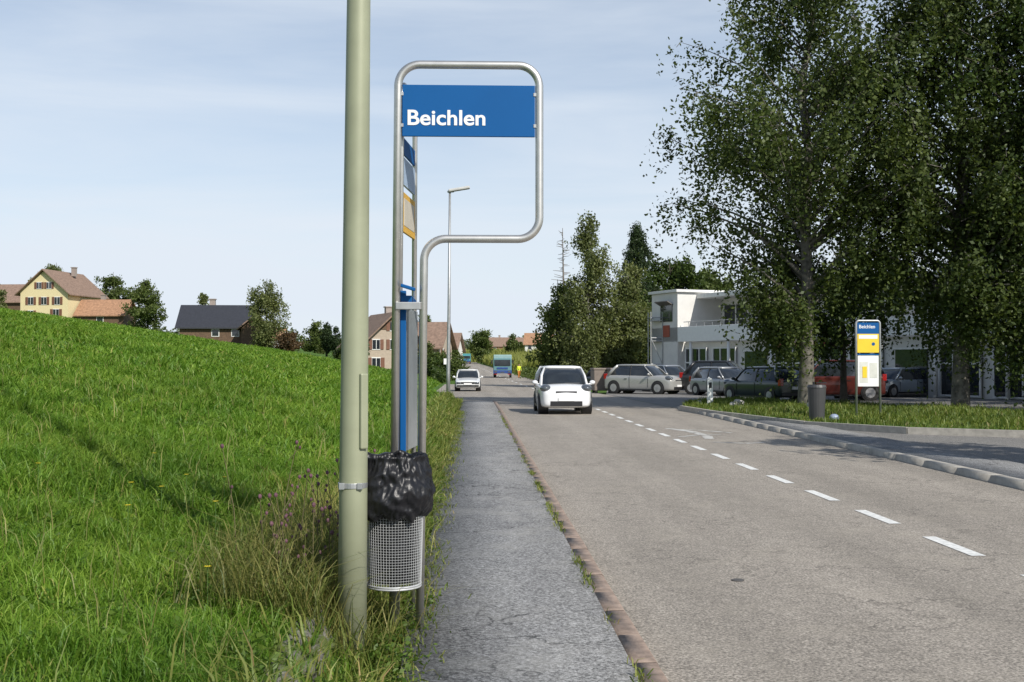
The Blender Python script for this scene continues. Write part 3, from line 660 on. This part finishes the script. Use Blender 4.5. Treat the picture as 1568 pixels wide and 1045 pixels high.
P = Part(); P.cyl((.14, -.02, 2.0), (.14, .01, 2.0), .045, 16); A.part('route_disc', P, BLUE)
text_obj('Beichlen', .13, WHITE, (-.25, -.018, 2.42), A.e, 'lettering', .002)
A = Asm('litter_bin', (8.95, 29.3, .15)); P = Part(); P.tube([(0, 0, .03), (0, 0, .85), (0, 0, .86)], [.19, .235, .25], 20); P.tube([(0, 0, .86), (0, 0, .93)], [.25, .22], 20); A.part('body', P, M('bin_grey', (.05, .05, .052), .5), smooth=False)
P = Part(); P.box((.12, .0, .98), (.24, .1, .03)); P.cyl((.0, .27, 0), (0, .27, 1.0), .03, 8); P.box((0, .24, .7), (.1, .1, .05)); A.part('bracket_and_lid', P, BLACK)
P = Part(); P.ell((.42, -.1, .08), (.13, .11, .10), 12, 8); Asm('rubbish_bag', (8.95, 29.3, .15)).part('bag', P, M('bag_blue', (.25, .3, .4), .4), smooth=True)
A = Asm('delineator_post', (8.3, 39.5, .1)); P = Part(); P.prism([(-.1, 0), (.1, 0), (.09, .95), (-.04, 1.05), (-.09, .98)], -.05, .05); A.part('post', P, WHITE, .01)
P = Part(); P.box((0, -.053, .75), (.1, .01, .2)); A.part('reflector', P, BLACK)
P = Part()
for (x, y, s) in ((8.9, 38.6, .14), (9.15, 38.9, .2), (8.0, 40, .12), (11.0, 36.3, .26)):
    o = len(P.v); P.ell((x, y, .16+s*.35), (s, s*.8, s*.75), 12, 8)
    for q in range(o, len(P.v)):
        v = Vector(P.v[q]); P.v[q] = tuple(v+Vector((1, 1, 1))*mnoise.noise(v*5)*.06)
Asm('boulder').part('stones', P, M('pale_stone', (.36, .35, .32), .9, var=.2), smooth=True)
A = Asm('small_post', (-2.2, 98, -.35)); P = Part(); P.cyl((0, 0, 0), (0, 0, 2.2), .03, 8); P.box((0, -.03, 2.0), (.5, .03, .5)); A.part('post', P, WHITE)

# ------------------------------------------------------------ vehicles
def car(name, x, y, rz, L, W, H, col, kind='hatch', z=None, belt=.62, nose=.45, rim=(.45, .45, .46)):
    A = Asm(name, (x, y, float(bz(y))+.012 if z is None else z), rz)
    pm = M('car_paint_'+'%02d%02d%02d' % tuple(int(c*99) for c in col), col, .28, .0 if min(col) > .5 else .3, var=.03, coat=.6)
    hb = H*belt; h = L/2; w = W/2; g = .19; hn = H*nose
    if kind == 'sedan': st = [(h, .84, .32, hn*.95), (h-.03, .93, .24, hn*1.03), (h-.12, .96, .22, hn*1.12), (h-.6, .99, g, hn*1.2), (h-1.25, 1, g, hb), (0, 1, g, hb), (-h+.9, 1, g, hb), (-h+.15, .97, .24, hb*.98), (-h+.03, .94, .26, hb*.96), (-h, .86, .34, hb*.9)]
    else: st = [(h, .60, .30, hn*.95), (h-.03, .80, .24, hn*1.08), (h-.14, .92, .21, hn*1.22), (h-.42, .98, g, hn*1.36), (h-.85, 1, g, hb*.98), (0, 1, g, hb), (-h+.6, 1, g, hb*1.02), (-h+.12, .97, .24, hb*1.02), (-h+.03, .94, .25, hb*1.0), (-h, .86, .3, hb*.95)]
    V = []; F = []
    for (sx, kw, zb, zt) in st:
        ww_ = w*kw; zm = (zb+zt)/2
        half = [(0, zb), (ww_*.88, zb), (ww_*.98, zb+.07), (ww_, zm), (ww_*.985, zt-.09), (ww_*.93, zt-.02), (ww_*.6, zt+.02), (0, zt+.04)]
        ring = half+[(-a_, b_) for a_, b_ in reversed(half[1:-1])]
        V += [(sx, a_, b_) for a_, b_ in ring]
    n = 14
    for k in range(len(st)-1):
        for q in range(n): F.append((k*n+q, k*n+(q+1) % n, (k+1)*n+(q+1) % n, (k+1)*n+q))
    F.append(tuple(range(n))); F.append(tuple((len(st)-1)*n+q for q in range(n-1, -1, -1)))
    P = Part(); P.add(V, F); A.part('body', P, pm, smooth=True, sub=2)
    if kind == 'sedan': xa, xb, xc, xd = h-1.2, h-1.85, -h+1.45, -h+.85
    elif kind == 'wagon': xa, xb, xc, xd = h-1.0, h-1.75, -h+.6, -h+.2
    elif kind == 'suv': xa, xb, xc, xd = h-1.05, h-1.8, -h+.75, -h+.2
    else: xa, xb, xc, xd = h-.78, h-1.5, -h+.5, -h+.12
    wb, wt = w*.91, w*.73; zt = H-.05; zb = hb-.04
    bot = [(xa, wb*.70), (xa-.12, wb*.92), (xa-.32, wb), (xd+.12, wb), (xd, wb*.86)]; top = [(xb, wt*.72), (xb-.06, wt*.93), (xb-.2, wt), (xc+.1, wt), (xc, wt*.9)]
    nb = len(bot)*2
    V = [(a_, b_, zb) for a_, b_ in bot]+[(a_, -b_, zb) for a_, b_ in reversed(bot)]
    mid_ = [((a_[0]*.45+c_[0]*.55)+.03*(1 if q < 2 else (-1 if q > 3 else 0)), a_[1]*.45+c_[1]*.55+.03, zb+(zt-zb)*.55) for q, (a_, c_) in enumerate(zip(bot, top))]
    V += mid_+[(a_, -b_, z_) for a_, b_, z_ in reversed(mid_)]
    V += [(a_, b_, zt) for a_, b_ in top]+[(a_, -b_, zt) for a_, b_ in reversed(top)]
    F = [(r_*nb+q, r_*nb+(q+1) % nb, (r_+1)*nb+(q+1) % nb, (r_+1)*nb+q) for r_ in (0, 1) for q in range(nb)]+[tuple(range(2*nb, 3*nb))]
    P = Part(); P.add(V, F); A.part('glasshouse', P, GLASS, smooth=True)
    V = [(a_, b_, zt-.03) for a_, b_ in top]+[(a_, -b_, zt-.03) for a_, b_ in reversed(top)]
    cx = (xb+xc)/2; k1 = len(V)
    V = [(cx+(a_-cx)*1.03, b_*1.03, z_) for a_, b_, z_ in V]
    V += [(cx+(a_-cx)*.97, b_*.95, H-.015) for a_, b_, _ in V[:k1]]; V += [(cx+(a_-cx)*.75, b_*.6, H+.01) for a_, b_, _ in V[:k1]]
    P = Part(); P.add(V, [(r_*k1+q, r_*k1+(q+1) % k1, (r_+1)*k1+(q+1) % k1, (r_+1)*k1+q) for r_ in (0, 1) for q in range(k1)]+[tuple(range(2*k1, 3*k1)), tuple(range(k1-1, -1, -1))]); A.part('roof', P, pm, 0, True)
    P = Part(); Pb = Part()
    for s in (-1, 1):
        P.tube([(xa-.16, s*wb*.97, zb), ((xa+xb)/2-.14, s*((wb+wt)/2+.012), (zb+zt)/2+.02), (xb-.1, s*wt*.97, zt)], [.04, .036, .035], 6)
        P.tube([(xd+.08, s*wb*.96, zb), ((xd+xc)/2+.04, s*((wb+wt)/2+.01), (zb+zt)/2), (xc+.06, s*wt*.97, zt)], [.12, .10, .07], 6)
        mx = (xa+xd)/2-.05; Pb.tube([(mx, s*wb, zb), (mx, s*((wb+wt)/2+.02), (zb+zt)/2), (mx, s*wt, zt)], [.035, .03, .03], 6)
        P.ell((xa-.32, s*(w+.09), hb+.05), (.08, .10, .07), 10, 6); P.box((xa-.3, s*(w-.02), hb+.0), (.05, .2, .04))
    A.part('pillars_and_mirrors', P, pm, smooth=True); A.part('door_pillars', Pb, BLACK)
    wr = .30 if H < 1.6 else .35; fx, rx = h-.78 if kind == 'sedan' else h-.70, -h+.68
    if kind == 'suv': fx = h-.85
    Pa = Part(); Pt = Part(); Pr = Part()
    for ax in (fx, rx):
        for s in (-1, 1):
            Pa.cyl((ax, s*(w-.3), wr+.02), (ax, s*(w+.004), wr+.02), wr+.05, 24)
            Pt.tube([(ax, s*(w-.24), wr), (ax, s*(w-.22), wr), (ax, s*(w+.005), wr), (ax, s*(w+.022), wr)], [wr*.9, wr, wr, wr*.86], 24)
            Pr.cyl((ax, s*(w), wr), (ax, s*(w+.026), wr), wr*.62, 16)
            for q in range(5):
                a_ = q*1.2566; Pr.box((ax+math.cos(a_)*wr*.3, s*(w+.03), wr+math.sin(a_)*wr*.3), (wr*.5, .012, .05), ry=-a_)
    A.part('wheel_arches', Pa, BLACK); A.part('tyres', Pt, TYRE, smooth=False); A.part('rims', Pr, M('rim', rim, .35, .6))
    P = Part()
    for s in (-1, 1):
        P.box((mx+.0, s*(w+.0), hb*.62), (.012, .012, hb*.62)); P.box((xa-.42, s*(w+.0), hb*.60), (.012, .012, hb*.5)); P.box(((fx+rx)/2, s*(w-.005), g+.05), (fx-rx-.8, .03, .07))
        P.box((mx-.25, s*(w+.006), hb*.80), (.16, .02, .03))
    A.part('door_gaps_and_sills', P, BLACK)
    P = Part(); f = h-.015
    if kind == 'sedan':
        P.box((f-.02, 0, hn*.86), (.07, W*.55, .13)); P.box((f+.0, 0, .36), (.08, W*.86, .10))
        A.part('grille_and_bumper', P, BLACK, .01)
        Pl = Part(); [Pl.box((f-.03, s*W*.36, hn*.86), (.09, .26, .14)) for s in (-1, 1)]
    else:
        P.box((f-.03, 0, hn*1.0), (.07, W*.40, .10)); P.box((f-.01, 0, .34), (.06, W*.60, .16)); [P.ell((f-.12, s*W*.37, .36), (.08, .10, .07), 8, 6) for s in (-1, 1)]
        A.part('grille_and_intake', P, BLACK, .01)
        Pl = Part(); [Pl.ell((f-.25, s*w*.77, hn*1.20), (.26, .18, .13), 14, 10) for s in (-1, 1)]
    A.part('headlights', Pl, M('headlamp', (.12, .135, .15), .12, .4, coat=.8), smooth=True)
    P = Part(); P.box((f+.035, 0, .48), (.015, .50, .11)); P.box((-h-.02, 0, .62), (.03, .5, .12)); A.part('number_plates', P, WHITE)
    P = Part(); [P.box((-h+.07, s*w*.86, hb*.92), (.18, .17, .30 if kind != 'sedan' else .14)) for s in (-1, 1)]; A.part('tail_lights', P, M('tail_red', (.35, .01, .01), .2, coat=.5), .02)
    P = Part(); P.box((-h+.0, 0, .36), (.1, W*.84, .14)); [P.box((xa+.03, s*.25, hb+.03), (.02, .5, .02), rz=.15*s) for s in (-1, 1)]; A.part('bumper_and_wipers', P, BLACK, .02)
    return A
D = math.radians
car('white_hatchback_car', 2.96, 37.6, D(-90), 3.78, 1.68, 1.52, (.74, .75, .76))
car('white_sedan_car', -.28, 74, D(-90), 4.1, 1.62, 1.38, (.66, .67, .66), 'sedan')
car('silver_suv_car', 9.75, 64, D(-40), 4.4, 1.82, 1.66, (.42, .42, .40), 'suv', belt=.64)
car('dark_sedan_car', 9.4, 80, D(-60), 4.3, 1.75, 1.45, (.02, .025, .04), 'sedan')
car('blue_sedan_car', 10.6, 77, D(-100), 4.3, 1.75, 1.5, (.08, .11, .17), 'wagon')
car('silver_van_car', 12.2, 70, D(-62), 4.2, 1.8, 1.65, (.27, .30, .34), 'suv')
car('silver_wagon_car', 13.2, 59, D(-68), 4.3, 1.75, 1.5, (.30, .31, .32), 'wagon')
car('black_van_car', 13.9, 62.5, D(-30), 4.5, 1.85, 1.85, (.02, .02, .022), 'suv')
car('dark_green_wagon_car', 12.6, 48.5, D(112), 4.2, 1.76, 1.50, (.012, .025, .022), 'hatch')
car('red_van_car', 16.0, 50.5, D(170), 4.6, 1.9, 1.8, (.10, .02, .014), 'suv')
car('silver_blue_car', 21.2, 56, D(-150), 4.2, 1.75, 1.45, (.38, .43, .48), 'hatch')
car('grey_sedan_car', 25.5, 56, D(-150), 4.3, 1.75, 1.45, (.2, .2, .21), 'sedan')
car('dark_hatchback_car', 18.6, 54, D(-120), 4.2, 1.75, 1.5, (.03, .03, .035), 'hatch')
def truck(name, x, y, rz, c1, c2, L=7.5, W=2.3, H=3.15):
    A = Asm(name, (x, y, float(bz(y))), rz); h = L/2
    P = Part(); P.box((h-.9, 0, 1.5), (1.8, W, 1.9)); A.part('cab', P, c1, .12)
    P = Part(); P.box((-.95, 0, 1.95), (L-2.1, W, H-1.0-.25)); A.part('body', P, c2, .08)
    P = Part(); P.box((h-.02, 0, 1.85), (.1, W*.88, .8)); P.box((h-.85, 0, 1.95), (.8, W+.02, .65)); A.part('windows', P, GLASS, .03)
    P = Part(); P.box((h-.0, 0, .75), (.16, W*1.0, .4)); P.box((-.3, 0, .75), (L-.8, W*.5, .25)); P.box((h+.02, 0, 1.2), (.1, W*.6, .22)); A.part('bumper_and_chassis', P, M('truck_blue', (.02, .06, .22)), .03)
    P = Part(); [P.box((h+.08, s*W*.36, .78), (.06, .3, .2)) for s in (-1, 1)]; P.box((h+.08, 0, .7), (.05, .5, .12)); A.part('headlights', P, M('headlamp', (.5, .5, .5)))
    P = Part(); [P.box((h-.15, s*(W/2+.16), 2.0), (.08, .18, .5)) for s in (-1, 1)]; A.part('mirrors', P, BLACK)
    P = Part(); [P.cyl((ax, s*(W/2-.3), .48), (ax, s*(W/2-.01), .48), .48, 20) for ax in (h-1.1, -h+1.3, -h+2.4) for s in (-1, 1)]; A.part('tyres', P, TYRE)
    P = Part(); [P.box((h-.05, s*W*.36, .48), (.05, .35, .12)) for s in (-1, 1)]; A.part('red_marks', P, M('mark_red', (.5, .03, .02)))
truck('garbage_truck', 3.9, 146, D(-92), M('truck_teal_grey', (.10, .22, .24)), M('truck_box', (.25, .38, .38)))
truck('delivery_truck', -1.6, 322, D(-90), M('truck_teal', (.06, .25, .28)), M('truck_teal', (.06, .25, .28)))

# ------------------------------------------------------------ worker
def person(name, x, y, z, rz):
    Vv = [(0, 0, .96), (0, 0, 1.15), (0, .01, 1.38), (0, .02, 1.50), (0, .0, 1.56), (0, -.01, 1.66), (0, 0, 1.76)]
    Rr = [(.15, .11), (.14, .10), (.17, .11), (.06, .06), (.06, .065), (.085, .10), (.05, .06)]
    E = [(i, i+1) for i in range(6)]
    def ch(root, pts, rad):
        p = root
        for q, r in zip(pts, rad):
            Vv.append(q); Rr.append((r, r)); E.append((p, len(Vv)-1)); p = len(Vv)-1
        return p
    for s, st in ((-1, -.12), (1, .16)):
        ch(0, [(s*.10, 0, .88), (s*.11, st*.5-.03, .50), (s*.11, st+.05, .10), (s*.11, st+.04, .04), (s*.12, st-.14, .03)], [.09, .062, .042, .045, .035])
        w = ch(2, [(s*.19, .02, 1.42), (s*.25, .02, 1.14), (s*.25, -.16, .96), (s*.25, -.22, .91)], [.062, .045, .032, .03])
        for q in range(4): ch(w, [(s*.25+(q-1.5)*.018, -.26, .885), (s*.25+(q-1.5)*.019, -.285-.006*(q in (1, 2)), .86)], [.009, .008])
        ch(w, [(s*.25-s*.04, -.235, .89), (s*.25-s*.05, -.26, .875)], [.010, .008])
    me = bpy.data.meshes.new('sk'); me.from_pydata(Vv, E, []); ob = bpy.data.objects.new('sk', me); COL.objects.link(ob)
    ob.modifiers.new('skin', 'SKIN')
    sv = me.skin_vertices[0].data
    for i, r in enumerate(Rr): sv[i].radius = r; sv[i].use_root = (i == 0)
    ob.modifiers.new('s', 'SUBSURF').levels = 1
    bpy.context.view_layer.update(); dg = bpy.context.evaluated_depsgraph_get(); me2 = bpy.data.meshes.new_from_object(ob.evaluated_get(dg)); bpy.data.objects.remove(ob)
    me2.name = name
    for mm in (M('hi_vis', (.62, .75, .03), .7), M('skin', (.45, .27, .18)), M('trousers', (.55, .20, .02)), M('hair', (.05, .03, .02)), BLACK): me2.materials.append(mm)
    for p in me2.polygons:
        c_ = p.center; p.use_smooth = True
        p.material_index = 0
        if c_.z > 1.47: p.material_index = 1 if (c_.z < 1.69 and c_.y < .04) else 3
        elif c_.z < .93 and abs(c_.x) < .2: p.material_index = 2 if c_.z > .08 else 4
        elif c_.z < .95: p.material_index = 1
    o2 = bpy.data.objects.new(name, me2); COL.objects.link(o2); o2.location = (x, y, z); o2.rotation_euler = (0, 0, rz)
try: person('road_worker', 5.75, 140, float(bz(140)), .3)
except Exception as e: print('person', e)

# ------------------------------------------------------------ light, sky, camera
sd = Vector((.55, -.83, 0)).normalized(); el = D(38)
sun = bpy.data.lights.new('sun', 'SUN'); sun.energy = 5.0; sun.angle = D(.5); sun.color = (1, .95, .87)
so = bpy.data.objects.new('sun', sun); COL.objects.link(so); dv = Vector((sd.x*math.cos(el), sd.y*math.cos(el), math.sin(el)))
so.rotation_euler = (-dv).to_track_quat('-Z', 'Y').to_euler(); so.location = (10, -10, 30)
w = bpy.data.worlds.new('World'); sc.world = w; w.use_nodes = True; t = w.node_tree; bg = t.nodes['Background']
sky = t.nodes.new('ShaderNodeTexSky'); sky.sky_type = 'NISHITA'; sky.sun_disc = False; sky.sun_elevation = el; sky.sun_rotation = math.atan2(sd.x, sd.y)
sky.air_density = 1.0; sky.dust_density = .6; sky.ozone_density = 1.4; sky.altitude = 500
tc = t.nodes.new('ShaderNodeTexCoord'); mp = t.nodes.new('ShaderNodeMapping'); mp.inputs['Scale'].default_value = (1.0, 1.0, 7); mp.inputs['Rotation'].default_value = (0, .22, .1)
nz = t.nodes.new('ShaderNodeTexNoise'); nz.inputs['Scale'].default_value = 1.9; nz.inputs['Detail'].default_value = 8; nz.inputs['Roughness'].default_value = .55; nz.inputs['Distortion'].default_value = .4
t.links.new(tc.outputs['Generated'], mp.inputs[0]); t.links.new(mp.outputs[0], nz.inputs['Vector'])
sep = t.nodes.new('ShaderNodeSeparateXYZ'); t.links.new(tc.outputs['Generated'], sep.inputs[0])
hz = ramp(t, sep.outputs[2], [(0.0, .92), (.08, .78), (.18, .55), (.30, .36), (.5, .08), (.8, .0)])
cl = ramp(t, nz.outputs['Fac'], [(.42, 0.0), (.70, .36)])
hz = mix(t, 1.0, hz, cl, 'ADD')
c = mix(t, hz, sky.outputs[0], (6.4, 7.0, 7.75)); t.links.new(c, bg.inputs[0]); bg.inputs[1].default_value = .12
cam = bpy.data.cameras.new('camera'); cam.lens = 40; cam.sensor_width = 36; cam.clip_end = 6000; cam.clip_start = .05
co = bpy.data.objects.new('camera', cam); COL.objects.link(co); co.location = (0, 0, 1.7); co.rotation_euler = (D(91.0), 0, D(-2.0)); sc.camera = co
sc.view_settings.view_transform = 'Standard'; sc.view_settings.look = 'None'; sc.view_settings.exposure = 0
